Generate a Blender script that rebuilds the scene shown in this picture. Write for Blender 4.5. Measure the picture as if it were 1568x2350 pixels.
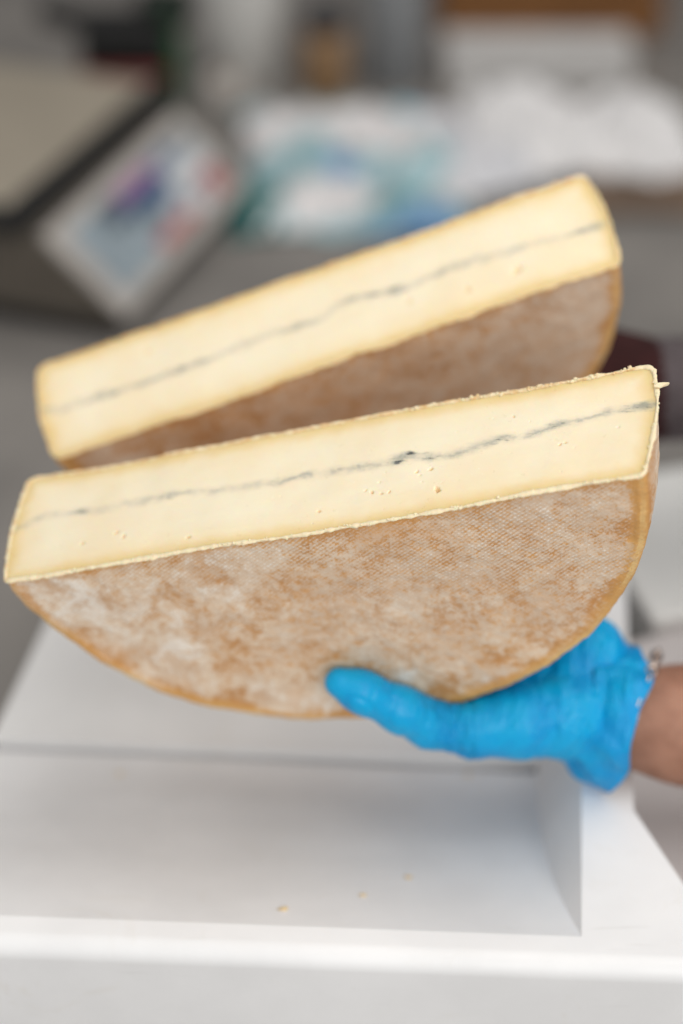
import bpy, bmesh, math, random
import numpy as np
from mathutils import Matrix, Vector

for o in list(bpy.data.objects):
    bpy.data.objects.remove(o)
scene = bpy.context.scene
COL = scene.collection

# ------------------------------------------------------------------ camera
PITCH = math.radians(35.0)
CAM = np.array([0.0, 0.0, 0.71])
FP = 60 / 24 * 1568.0                      # focal length in units of a 1568 px wide picture
cam_d = bpy.data.cameras.new('camera')
cam_d.sensor_fit = 'HORIZONTAL'
cam_d.sensor_width = 24.0
cam_d.lens = 60.0
cam_d.clip_start = 0.02
cam_d.clip_end = 60.0
cam_d.dof.use_dof = True
cam_d.dof.focus_distance = 0.872
cam_d.dof.aperture_fstop = 1.65
cam_o = bpy.data.objects.new('camera', cam_d)
COL.objects.link(cam_o)
cam_o.location = CAM
cam_o.rotation_euler = (math.pi / 2 - PITCH, 0, 0)
scene.camera = cam_o
scene.render.resolution_x = 683
scene.render.resolution_y = 1024

# ------------------------------------------------------------------ world and lamps
world = bpy.data.worlds.new('World')
scene.world = world
world.use_nodes = True
wb = world.node_tree.nodes['Background']
wb.inputs[0].default_value = (1.0, 0.99, 0.97, 1)
wb.inputs[1].default_value = 0.54


def area(name, loc, target, size, power, color):
    d = bpy.data.lights.new(name, 'AREA')
    d.shape = 'RECTANGLE'
    d.size, d.size_y = size
    d.energy = power
    d.color = color
    o = bpy.data.objects.new(name, d)
    COL.objects.link(o)
    o.location = loc
    o.rotation_euler = (Vector(target) - Vector(loc)).to_track_quat('-Z', 'Y').to_euler()
    return o


area('ceiling_lamp', (0.7, 0.62, 2.05), (0.0, 0.75, 0.0), (1.8, 1.8), 21.0, (1.0, 0.975, 0.94))
area('front_fill', (0.55, -1.1, 1.15), (0.0, 0.8, 0.1), (1.3, 1.3), 17.0, (1.0, 0.985, 0.96))  # unseen fill lamp, added to brighten the faces turned to the camera

scene.view_settings.view_transform = 'Standard'
scene.view_settings.look = 'None'
scene.view_settings.exposure = 0.04
scene.view_settings.gamma = 1.0
scene.cycles.use_denoising = True
scene.cycles.max_bounces = 8

# ------------------------------------------------------------------ helpers
R_ = random.Random(7)


def at(px, py, d):
    """picture point (1568 x 2350 units) at depth d -> place in the world"""
    x = (px - 784) / FP * d
    y = (py - 1175) / FP * d
    return CAM + np.array([x, d * math.cos(PITCH) - y * math.sin(PITCH), -d * math.sin(PITCH) - y * math.cos(PITCH)])


def gp(px, py, z):
    """picture point on the level plane z"""
    d = (CAM[2] - z) / (math.sin(PITCH) + (py - 1175) / FP * math.cos(PITCH))
    return at(px, py, d)


CAM2W = np.array([[1, 0, 0],
                  [0, -math.sin(PITCH), math.cos(PITCH)],
                  [0, -math.cos(PITCH), -math.sin(PITCH)]])     # columns: right, down, forward


def rodr(w):
    w = np.array(w, float)
    th = np.linalg.norm(w) + 1e-12
    k = w / th
    K = np.array([[0, -k[2], k[1]], [k[2], 0, -k[0]], [-k[1], k[0], 0]])
    return np.eye(3) + math.sin(th) * K + (1 - math.cos(th)) * K @ K


def lin(c):
    c = [v / 255.0 for v in c]
    return tuple(v / 12.92 if v <= 0.04045 else ((v + 0.055) / 1.055) ** 2.4 for v in c) + (1.0,)


def tag(o, label=None, cat=None, group=None, kind=None):
    if label: o['label'] = label
    if cat: o['category'] = cat
    if group: o['group'] = group
    if kind: o['kind'] = kind
    return o


def empty(name, loc=(0, 0, 0), rz=0.0):
    o = bpy.data.objects.new(name, None)
    o.empty_display_size = 0.02
    COL.objects.link(o)
    o.location = loc
    o.rotation_euler = (0, 0, rz)
    return o


def mesh_obj(name, V, Fc, mat, parent=None, smooth=True, attrs=None):
    me = bpy.data.meshes.new(name)
    V = np.asarray(V, np.float32)
    if isinstance(Fc, np.ndarray):
        nf, k = Fc.shape
        me.vertices.add(len(V))
        me.vertices.foreach_set('co', V.ravel())
        me.loops.add(nf * k)
        me.loops.foreach_set('vertex_index', Fc.astype(np.int32).ravel())
        me.polygons.add(nf)
        me.polygons.foreach_set('loop_start', np.arange(0, nf * k, k, dtype=np.int32))
        me.update(calc_edges=True)
        me.validate()
    else:
        me.from_pydata(V.tolist(), [], [tuple(map(int, f)) for f in Fc])
        me.update()
    if attrs:
        for k, a in attrs.items():
            at_ = me.attributes.new(k, 'FLOAT', 'POINT')
            at_.data.foreach_set('value', np.asarray(a, np.float32).ravel())
    if smooth:
        me.polygons.foreach_set('use_smooth', [True] * len(me.polygons))
    if mat: me.materials.append(mat)
    o = bpy.data.objects.new(name, me)
    COL.objects.link(o)
    if parent: o.parent = parent
    return o


def bm_obj(name, bm, mat, parent=None, smooth=False):
    bmesh.ops.recalc_face_normals(bm, faces=bm.faces)
    me = bpy.data.meshes.new(name)
    bm.to_mesh(me)
    bm.free()
    if smooth:
        me.polygons.foreach_set('use_smooth', [True] * len(me.polygons))
    if mat: me.materials.append(mat)
    o = bpy.data.objects.new(name, me)
    COL.objects.link(o)
    if parent: o.parent = parent
    return o


def add_prism(bm, poly, z0, z1, bevel=0.0, seg=3):
    """upright prism over a plan polygon [(x, y)]"""
    n = len(poly)
    b = [bm.verts.new((p[0], p[1], z0)) for p in poly]
    t = [bm.verts.new((p[0], p[1], z1)) for p in poly]
    fs = [bm.faces.new(b[::-1]), bm.faces.new(t)]
    for i in range(n):
        fs.append(bm.faces.new((b[i], b[(i + 1) % n], t[(i + 1) % n], t[i])))
    if bevel > 0:
        es = list({e for f in fs for e in f.edges})
        bmesh.ops.bevel(bm, geom=es, offset=bevel, segments=seg, affect='EDGES', profile=0.5)


def add_box(bm, c, s, bevel=0.0, M=None, seg=3):
    n0 = set(bm.verts)
    poly = [(-s[0] / 2, -s[1] / 2), (s[0] / 2, -s[1] / 2), (s[0] / 2, s[1] / 2), (-s[0] / 2, s[1] / 2)]
    add_prism(bm, poly, -s[2] / 2, s[2] / 2, bevel, seg)
    T = Matrix.Translation(c) @ (M if M else Matrix())
    bmesh.ops.transform(bm, matrix=T, verts=[v for v in bm.verts if v not in n0])


def add_lathe(bm, prof, seg=40, c=(0, 0, 0)):
    """prof: [(radius, z)] from the bottom axis to the top axis"""
    rings = []
    for r, z in prof:
        if r < 1e-6:
            rings.append([bm.verts.new((c[0], c[1], c[2] + z))])
        else:
            rings.append([bm.verts.new((c[0] + r * math.cos(2 * math.pi * k / seg), c[1] + r * math.sin(2 * math.pi * k / seg), c[2] + z)) for k in range(seg)])
    for a, b in zip(rings, rings[1:]):
        for k in range(seg):
            if len(a) == 1 and len(b) > 1:
                bm.faces.new((a[0], b[k], b[(k + 1) % seg]))
            elif len(b) == 1 and len(a) > 1:
                bm.faces.new((a[k], a[(k + 1) % seg], b[0]))
            elif len(a) > 1:
                bm.faces.new((a[k], a[(k + 1) % seg], b[(k + 1) % seg], b[k]))


# ---- numeric noise
def _hash(ix, iy, iz, seed):
    h = (ix.astype(np.int64) * 374761393 + iy.astype(np.int64) * 668265263 + iz.astype(np.int64) * 2147483647 + seed * 974711) & 0xFFFFFFFF
    h = ((h ^ (h >> 13)) * 1274126177) & 0xFFFFFFFF
    h = ((h ^ (h >> 16)) * 2246822519) & 0xFFFFFFFF
    return ((h ^ (h >> 15)) & 0xFFFFFF) / float(0xFFFFFF) * 2 - 1


def vnoise(P, seed=0):
    P = np.asarray(P, float)
    i = np.floor(P)
    f = P - i
    f = f * f * f * (f * (f * 6 - 15) + 10)
    i = i.astype(np.int64)
    out = 0
    for dx in (0, 1):
        for dy in (0, 1):
            for dz in (0, 1):
                w = (f[..., 0] if dx else 1 - f[..., 0]) * (f[..., 1] if dy else 1 - f[..., 1]) * (f[..., 2] if dz else 1 - f[..., 2])
                out = out + w * _hash(i[..., 0] + dx, i[..., 1] + dy, i[..., 2] + dz, seed)
    return out


def fbm(P, seed=0, octv=4, gain=0.5):
    a, s, o = 1.0, 0.0, 0.0
    P = np.asarray(P, float)
    for k in range(octv):
        o = o + a * vnoise(P * 2 ** k + 17.3 * k, seed + k)
        s += a
        a *= gain
    return o / s


# ---- material nodes
class Mat:
    def __init__(self, name, rough=0.6, spec=0.5):
        self.m = bpy.data.materials.new(name)
        self.m.use_nodes = True
        self.t = self.m.node_tree
        self.b = self.t.nodes['Principled BSDF']
        self.b.inputs['Roughness'].default_value = rough
        self.b.inputs['Specular IOR Level'].default_value = spec
        self._tc = None

    def n(self, typ, **kw):
        nd = self.t.nodes.new(typ)
        for k, v in kw.items():
            setattr(nd, k, v)
        return nd

    def link(self, a, b):
        self.t.links.new(a, b)

    def put(self, sock, v):
        if hasattr(v, 'is_linked') or isinstance(v, bpy.types.NodeSocket):
            self.link(v, sock)
        else:
            sock.default_value = v

    def obj(self):
        if not self._tc:
            self._tc = self.n('ShaderNodeTexCoord').outputs['Object']
        return self._tc

    def attr(self, name):
        return self.n('ShaderNodeAttribute', attribute_name=name).outputs['Fac']

    def noise(self, scale, detail=4, rough=0.55, dist=0.0, vec=None, sc=None, loc=(0, 0, 0)):
        v = vec or self.obj()
        mp = self.n('ShaderNodeMapping')
        mp.inputs['Location'].default_value = loc
        if sc: mp.inputs['Scale'].default_value = sc
        self.link(v, mp.inputs['Vector'])
        nd = self.n('ShaderNodeTexNoise')
        nd.inputs['Scale'].default_value = scale
        nd.inputs['Detail'].default_value = detail
        nd.inputs['Roughness'].default_value = rough
        nd.inputs['Distortion'].default_value = dist
        self.link(mp.outputs[0], nd.inputs['Vector'])
        return nd.outputs['Fac']

    def ramp(self, v, a, b, lo=0.0, hi=1.0, smooth=True):
        nd = self.n('ShaderNodeMapRange')
        nd.interpolation_type = 'SMOOTHSTEP' if smooth else 'LINEAR'
        self.put(nd.inputs['Value'], v)
        for k, x in zip(('From Min', 'From Max', 'To Min', 'To Max'), (a, b, lo, hi)):
            self.put(nd.inputs[k], x)
        return nd.outputs['Result']

    def math(self, op, a, b=0.0, c=None):
        nd = self.n('ShaderNodeMath', operation=op)
        self.put(nd.inputs[0], a)
        self.put(nd.inputs[1], b)
        if c is not None: self.put(nd.inputs[2], c)
        return nd.outputs[0]

    def mix(self, f, a, b, blend='MIX'):
        nd = self.n('ShaderNodeMix', data_type='RGBA', blend_type=blend)
        self.put(nd.inputs[0], f)
        self.put(nd.inputs[6], a)
        self.put(nd.inputs[7], b)
        return nd.outputs[2]

    def bump(self, h, strength=0.3, dist=0.001, normal=None):
        nd = self.n('ShaderNodeBump')
        nd.inputs['Strength'].default_value = strength
        nd.inputs['Distance'].default_value = dist
        self.link(h, nd.inputs['Height'])
        if normal is not None: self.link(normal, nd.inputs['Normal'])
        return nd.outputs[0]

    def out(self, color=None, normal=None, rough=None):
        if color is not None: self.put(self.b.inputs['Base Color'], color)
        if normal is not None: self.link(normal, self.b.inputs['Normal'])
        if rough is not None: self.put(self.b.inputs['Roughness'], rough)
        return self.m


def plain(name, rgb, rough=0.6, var=0.12, scale=25.0, bump=0.0, spec=0.5, metal=0.0):
    """one colour with gentle wear"""
    M = Mat(name, rough, spec)
    c = lin(rgb)
    d = tuple(v * (1 - var) for v in c[:3]) + (1,)
    nz = M.noise(scale, 5)
    col = M.mix(M.ramp(nz, 0.35, 0.65), d, c)
    M.b.inputs['Metallic'].default_value = metal
    nrm = M.bump(M.noise(scale * 6, 3), bump, 0.001) if bump else None
    return M.out(col, nrm)


# ------------------------------------------------------------------ materials
def mat_paste():
    M = Mat('cheese_paste', 0.42, 0.45)
    cream, cream2, yellow = lin((250, 236, 209)), lin((247, 230, 198)), lin((230, 196, 122))
    ed = M.attr('edge_mm')
    wob = M.noise(60, 3)
    edw = M.math('ADD', ed, M.ramp(wob, 0.3, 0.7, -1.6, 1.6, False))
    col = M.mix(M.ramp(M.noise(22, 4), 0.35, 0.7), cream, cream2)
    col = M.mix(M.ramp(M.noise(520, 2), 0.68, 0.76, 0, 0.5), col, lin((255, 246, 226)))
    col = M.mix(M.ramp(edw, 0.0, 11.0, 0.80, 0.0), col, yellow)
    col = M.mix(M.ramp(edw, 3.0, 24.0, 0.30, 0.0), col, lin((238, 212, 150)))
    # ash vein: soft halo, broken line, dark specks
    vd, vw = M.attr('vein_mm'), M.attr('vein_w')
    n1 = M.ramp(M.noise(75, 6, 0.65, sc=(1, 1, 1.3)), 0.2, 0.8, -3.0, 3.0, False)
    n2 = M.ramp(M.noise(330, 4, 0.6, sc=(.7, 1, 1.6)), 0.2, 0.8, -1.1, 1.1, False)
    d1 = M.math('ABSOLUTE', M.math('ADD', vd, M.math('ADD', n1, n2)))
    d0 = M.math('ABSOLUTE', M.math('ADD', vd, n1))
    patch = M.ramp(M.noise(85, 5, 0.6, sc=(1, 1, 1), loc=(3, 1, 2)), 0.43, 0.60, 0.03, 1.0)
    halo = M.math('MULTIPLY', M.ramp(d0, 0.2, 5.2, 1.0, 0.0), M.math('ADD', M.math('ADD', 0.10, M.math('MULTIPLY', patch, 0.22)), M.math('MULTIPLY', vw, 0.30)))
    line = M.math('MULTIPLY', M.ramp(d1, M.math('MULTIPLY', vw, 0.3), M.math('ADD', M.math('MULTIPLY', vw, 1.2), 0.7), 1.0, 0.0), M.math('MULTIPLY', patch, M.math('ADD', 0.06, M.math('MULTIPLY', vw, 0.30))))
    mp = M.n('ShaderNodeMapping')
    mp.inputs['Rotation'].default_value = (0, math.radians(-14), 0)
    M.link(M.obj(), mp.inputs['Vector'])
    sn = M.noise(300, 4, 0.6, 0.3, vec=mp.outputs[0], sc=(.34, 1, 1.5))
    speck = M.math('MULTIPLY', M.ramp(sn, 0.52, 0.65), M.math('MULTIPLY', M.ramp(d0, 0.4, 3.4, 1.0, 0.0), M.math('MULTIPLY', vw, 1.25)))
    col = M.mix(M.math('MINIMUM', halo, 0.55), col, lin((158, 166, 160)))
    smg = M.math('MULTIPLY', M.ramp(M.math('ADD', d0, M.ramp(M.noise(240, 3), 0.3, 0.7, -.6, .6, False)), 0.0, 2.6, 1.0, 0.0), M.ramp(M.noise(48, 4, 0.6, loc=(2, 7, 1)), 0.46, 0.66, 0.0, 0.42))
    col = M.mix(smg, col, lin((128, 140, 138)))
    col = M.mix(M.math('MINIMUM', line, 0.8), col, lin((86, 100, 106)))
    col = M.mix(M.math('MINIMUM', speck, 0.88), col, lin((46, 58, 64)))
    hole = M.attr('hole')
    col = M.mix(M.math('MULTIPLY', hole, 0.7), col, lin((232, 196, 128)))
    nb = M.bump(M.noise(160, 5, 0.6), 0.04, 0.0006)
    nb = M.bump(M.noise(900, 3, 0.6), 0.06, 0.0003, nb)
    b = M.b
    b.inputs['Subsurface Weight'].default_value = 0.6
    b.inputs['Subsurface Radius'].default_value = (1.0, 0.65, 0.3)
    b.inputs['Subsurface Scale'].default_value = 0.005
    return M.out(col, nb, M.ramp(M.noise(120, 4), 0.3, 0.7, 0.27, 0.42))


def mat_rind(seed=0.0, dark=0.0):
    M = Mat('cheese_rind', 0.8, 0.25)
    L = (seed, seed * 1.7, seed * .6)
    tan, brown, gold = lin((222, 168, 106)), lin((200, 146, 92)), lin((216, 168, 98))
    bloom, grey, pale = lin((234, 215, 192)), lin((217, 191, 165)), lin((245, 238, 228))
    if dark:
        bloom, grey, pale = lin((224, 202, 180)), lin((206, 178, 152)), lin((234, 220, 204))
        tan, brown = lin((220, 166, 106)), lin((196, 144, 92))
    big = M.noise(14, 5, 0.6, 0.3, loc=L)
    mid = M.noise(45, 6, 0.62, 0.4, loc=L)
    fine = M.noise(210, 5, 0.7, 0.2, loc=L)
    grain = M.noise(700, 3, 0.7, loc=L)
    # linen imprint: two crossed thread directions about 2 mm apart, slightly wavy
    sep = M.n('ShaderNodeSeparateXYZ')
    wv = M.n('ShaderNodeTexNoise')
    wv.inputs['Scale'].default_value = 35
    M.link(M.obj(), wv.inputs['Vector'])
    add = M.n('ShaderNodeVectorMath', operation='MULTIPLY_ADD')
    M.link(wv.outputs['Color'], add.inputs[0])
    add.inputs[1].default_value = (0.0035, 0.0035, 0.0035)
    M.link(M.obj(), add.inputs[2])
    M.link(add.outputs[0], sep.inputs[0])

    def thread(a, pitch):
        k = 2 * math.pi / pitch
        v = M.math('ADD', M.math('MULTIPLY', sep.outputs['X'], k * math.cos(a)), M.math('MULTIPLY', sep.outputs['Y'], k * math.sin(a)))
        return M.math('SINE', v)
    ta, tb = thread(math.radians(62), 0.0021), thread(math.radians(-38), 0.0024)
    weave = M.math('ADD', M.math('ADD', M.math('MULTIPLY', ta, 0.34), M.math('MULTIPLY', tb, 0.18)), M.math('MULTIPLY', M.math('MULTIPLY', ta, tb), 0.14))
    weave = M.math('ADD', weave, 0.5)
    wamt = M.math('MULTIPLY', M.ramp(M.noise(18, 3, loc=(5, 2, seed)), 0.32, 0.62, 0.25, 1.0), M.ramp(M.attr('cut_mm'), 45, 130, 1.0, 0.15))
    col = M.mix(M.ramp(mid, 0.36, 0.64), brown, tan)
    col = M.mix(M.ramp(fine, 0.55, 0.75, 0, 0.45), col, gold)
    # pale bloom: an even dusting over most of the face, blotchy towards the left and the foot
    even = M.attr('even')
    sp = M.math('ADD', M.math('MULTIPLY', M.math('SUBTRACT', big, 0.5), 0.8), M.math('MULTIPLY', M.math('SUBTRACT', mid, 0.5), 1.4))
    fld = M.math('MULTIPLY', sp, M.math('SUBTRACT', 1.0, M.math('MULTIPLY', even, 0.62)))
    fld = M.math('ADD', fld, M.math('ADD', 0.69, M.math('MULTIPLY', M.attr('dust'), 0.16)))
    fld = M.math('ADD', fld, M.math('MULTIPLY', M.math('SUBTRACT', fine, 0.5), 0.85))
    fld = M.math('ADD', fld, M.math('MULTIPLY', M.math('SUBTRACT', grain, 0.5), 0.75))
    fld = M.math('ADD', fld, M.math('MULTIPLY', M.math('MULTIPLY', M.math('SUBTRACT', weave, 0.45), wamt), 0.34))
    fld = M.math('ADD', fld, M.ramp(M.math('ADD', M.attr('rim_mm'), M.ramp(mid, 0.3, 0.7, -5.0, 5.0, False)), 0.0, 10.0, -0.26, 0.0))
    fld = M.math('ADD', fld, M.ramp(M.attr('cut_mm'), 0.0, 9.0, -0.13, 0.0))
    bl = M.ramp(fld, 0.45, 0.78)
    blc = M.mix(M.ramp(M.noise(30, 4, loc=(9, 3, seed)), 0.38, 0.62), grey, bloom)
    blc = M.mix(M.math('MULTIPLY', even, 0.45), blc, lin((222, 207, 190)))
    col = M.mix(M.math('MULTIPLY', bl, 0.88), col, blc)
    col = M.mix(M.math('MULTIPLY', M.ramp(fld, 0.82, 1.02), 0.8), col, pale)
    col = M.mix(M.ramp(M.math('ADD', M.attr('rim_mm'), M.ramp(big, 0.3, 0.7, -4.0, 4.0, False)), 0.0, 6.0, 0.55, 0.0), col, gold)
    col = M.mix(M.ramp(M.math('ADD', M.attr('rim_mm'), M.ramp(fine, 0.3, 0.7, -.6, .6, False)), 0.2, 1.1, M.ramp(M.noise(28, 3, loc=(2, 8, seed)), 0.42, 0.6, 0.08, 0.55), 0.0), col, lin((236, 208, 148)))
    col = M.mix(M.ramp(M.attr('cut_mm'), 0.0, 5.0, 0.5, 0.0), col, lin((206, 150, 84)))
    col = M.mix(M.ramp(grain, 0.56, 0.70, 0, 0.42), col, brown)
    col = M.mix(M.ramp(M.noise(11, 4, 0.6, 0.5, loc=(6.2, 1.1, seed)), 0.50, 0.70, 0, 0.38), col, lin((220, 158, 92)))
    col = M.mix(M.ramp(M.noise(300, 3, 0.6, loc=(1, 6, seed)), 0.66, 0.74, 0, 0.5), col, lin((170, 112, 66)))
    h = M.math('ADD', M.math('MULTIPLY', M.math('MULTIPLY', weave, wamt), 0.55), M.math('MULTIPLY', fine, 0.9))
    nb = M.bump(mid, 0.5, 0.003)
    nb = M.bump(h, 0.55, 0.0009, nb)
    nb = M.bump(grain, 0.35, 0.0004, nb)
    return M.out(col, nb)


def mat_lip(cr=(244, 226, 190), tn=(226, 186, 132)):
    M = Mat('cheese_rind_edge', 0.75, 0.3)
    tan, cream = lin(tn), lin(cr)
    n = M.math('ADD', M.noise(180, 5, 0.65), M.math('MULTIPLY', M.attr('pale'), 0.32))
    col = M.mix(M.ramp(n, 0.42, 0.72), tan, cream)
    M.b.inputs['Subsurface Weight'].default_value = 0.2
    M.b.inputs['Subsurface Scale'].default_value = 0.002
    return M.out(col, M.bump(M.noise(900, 4), 0.6, 0.0005))


def mat_glove():
    M = Mat('glove_nitrile', 0.36, 0.32)
    a, b2 = lin((0, 152, 216)), lin((0, 168, 224))
    col = M.mix(M.ramp(M.noise(40, 4), 0.35, 0.65), a, b2)
    nb = M.bump(M.noise(55, 5, 0.6, 0.6, sc=(1, 1, 1)), 0.2, 0.003)
    pl = M.math('ABSOLUTE', M.math('SUBTRACT', M.noise(230, 4, 0.55, 0.5, sc=(1, .22, .22)), 0.5))
    nb = M.bump(M.math('MULTIPLY', pl, M.attr('pleat')), 0.9, 0.006, nb)
    dg = M.math('ABSOLUTE', M.math('SUBTRACT', M.noise(120, 4, 0.55, 0.4, sc=(.9, .3, .35)), 0.5))
    nb = M.bump(M.math('MULTIPLY', dg, M.attr('drag')), 0.6, 0.008, nb)
    nb = M.bump(M.noise(700, 3), 0.15, 0.0003, nb)
    M.b.inputs['Subsurface Weight'].default_value = 0.12
    M.b.inputs['Subsurface Scale'].default_value = 0.003
    return M.out(col, nb, M.ramp(M.noise(30, 4), 0.3, 0.7, 0.28, 0.44))


def mat_skin():
    M = Mat('skin', 0.55, 0.4)
    a, b2 = lin((172, 126, 104)), lin((150, 106, 86))
    col = M.mix(M.ramp(M.noise(45, 5), 0.35, 0.68), a, b2)
    col = M.mix(M.ramp(M.noise(300, 3), 0.6, 0.8, 0, 0.25), col, lin((120, 76, 60)))
    nb = M.bump(M.noise(260, 5, 0.6), 0.35, 0.0006)
    M.b.inputs['Subsurface Weight'].default_value = 0.15
    M.b.inputs['Subsurface Radius'].default_value = (1.0, 0.35, 0.2)
    M.b.inputs['Subsurface Scale'].default_value = 0.004
    return M.out(col, nb)


def mat_white(name='white_plastic', rgb=(239, 239, 240), rough=0.42):
    M = Mat(name, rough, 0.45)
    c = lin(rgb)
    d = tuple(v * 0.93 for v in c[:3]) + (1,)
    col = M.mix(M.ramp(M.noise(9, 5, 0.6), 0.35, 0.7), d, c)
    col = M.mix(M.ramp(M.noise(140, 4, 0.7), 0.66, 0.8, 0, 0.2), col, lin((200, 196, 188)))
    sc = M.ramp(M.noise(130, 3, 0.6, 0.3, sc=(.06, 1, 1)), 0.66, 0.74, 0, 0.16)
    col = M.mix(sc, col, lin((176, 174, 168)))
    col = M.mix(M.ramp(M.noise(18, 5, 0.7, 1.0, loc=(4, 4, 1)), 0.58, 0.78, 0, 0.22), col, lin((214, 206, 190)))
    return M.out(col, M.bump(M.noise(420, 4), 0.08, 0.0005), M.ramp(M.noise(25, 5), 0.3, 0.7, rough - .1, rough + .14))


def mat_print_bag():
    """white film with teal and blue printed fields"""
    M = Mat('printed_film', 0.35, 0.5)
    col = lin((232, 228, 228))
    a = M.noise(9, 2, 0.4, 0.4, loc=(1.3, 0.2, 0))
    b = M.noise(11, 2, 0.4, 0.6, loc=(4.1, 2.7, 0))
    col = M.mix(M.ramp(a, 0.50, 0.56, 0, 0.8), col, lin((146, 192, 200)))
    col = M.mix(M.ramp(b, 0.60, 0.68, 0, 0.8), col, lin((84, 140, 196)))
    col = M.mix(M.ramp(M.noise(13, 2, 0.4, 0.4, loc=(7.7, 5.1, 0)), 0.60, 0.66, 0, 0.7), col, lin((60, 130, 132)))
    return M.out(col, M.bump(M.noise(60, 4), 0.3, 0.003))


def mat_wood():
    M = Mat('crate_wood', 0.7, 0.3)
    g = M.noise(30, 6, 0.6, 1.2, sc=(0.12, 1, 1))
    col = M.mix(M.ramp(g, 0.35, 0.65), lin((150, 104, 62)), lin((106, 70, 40)))
    col = M.mix(M.ramp(M.noise(5, 3), 0.5, 0.7, 0, 0.5), col, lin((84, 56, 34)))
    return M.out(col, M.bump(g, 0.3, 0.002))


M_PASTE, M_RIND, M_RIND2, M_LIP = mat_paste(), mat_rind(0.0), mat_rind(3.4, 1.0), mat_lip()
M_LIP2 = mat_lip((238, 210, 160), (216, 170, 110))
M_GLOVE, M_SKIN, M_WHITE = mat_glove(), mat_skin(), mat_white()
M_BOARD = mat_white('white_board', (238, 238, 238), 0.5)
M_SHELF = plain('shelf_plastic', (206, 200, 199), 0.5, 0.06, 10)
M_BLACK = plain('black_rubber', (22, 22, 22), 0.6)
M_STEEL = plain('dull_steel', (172, 162, 146), 0.45, 0.1, 12, 0.0, 0.5, 0.1)
M_HOUSE = plain('scale_housing', (98, 91, 82), 0.55)
M_BEZEL = plain('pale_bezel', (196, 190, 184), 0.5)
M_WOOD, M_FILM = mat_wood(), mat_print_bag()

# ------------------------------------------------------------------ the setting
ZC = -0.17
def mat_counter():
    M = Mat('counter_laminate', 0.45, 0.4)
    n = M.noise(6, 6, 0.6)
    col = M.mix(M.ramp(n, 0.35, 0.65), lin((128, 124, 120)), lin((146, 141, 136)))
    col = M.mix(M.ramp(M.noise(160, 4, 0.7), 0.6, 0.75, 0, 0.3), col, lin((104, 100, 96)))
    return M.out(col, M.bump(M.noise(300, 3), 0.1, 0.0005))


bm = bmesh.new()
add_box(bm, (0, 1.75, ZC - 0.02), (3.4, 3.1, 0.04), 0.004)
tag(bm_obj('counter', bm, mat_counter()), kind='structure')
bm = bmesh.new()
add_box(bm, (0, 3.33, 0.4), (5.0, 0.05, 2.6), 0.004)
tag(bm_obj('wall', bm, plain('painted_wall', (122, 122, 124), 0.8, 0.1, 4)), kind='structure')


# ------------------------------------------------------------------ white cutting machine: body with a scooped chute, board over its rear
CHUTE_EDGE = [(1335, 2150, 0), (1300, 2085, -.0115), (1275, 2030, -.024), (1255, 1970, -.038), (1240, 1900, -.0495), (1234, 1840, -.0558), (1232, 1790, -.0580), (1231, 1700, -.0587)]
BOARD_Z = -0.0550


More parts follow.
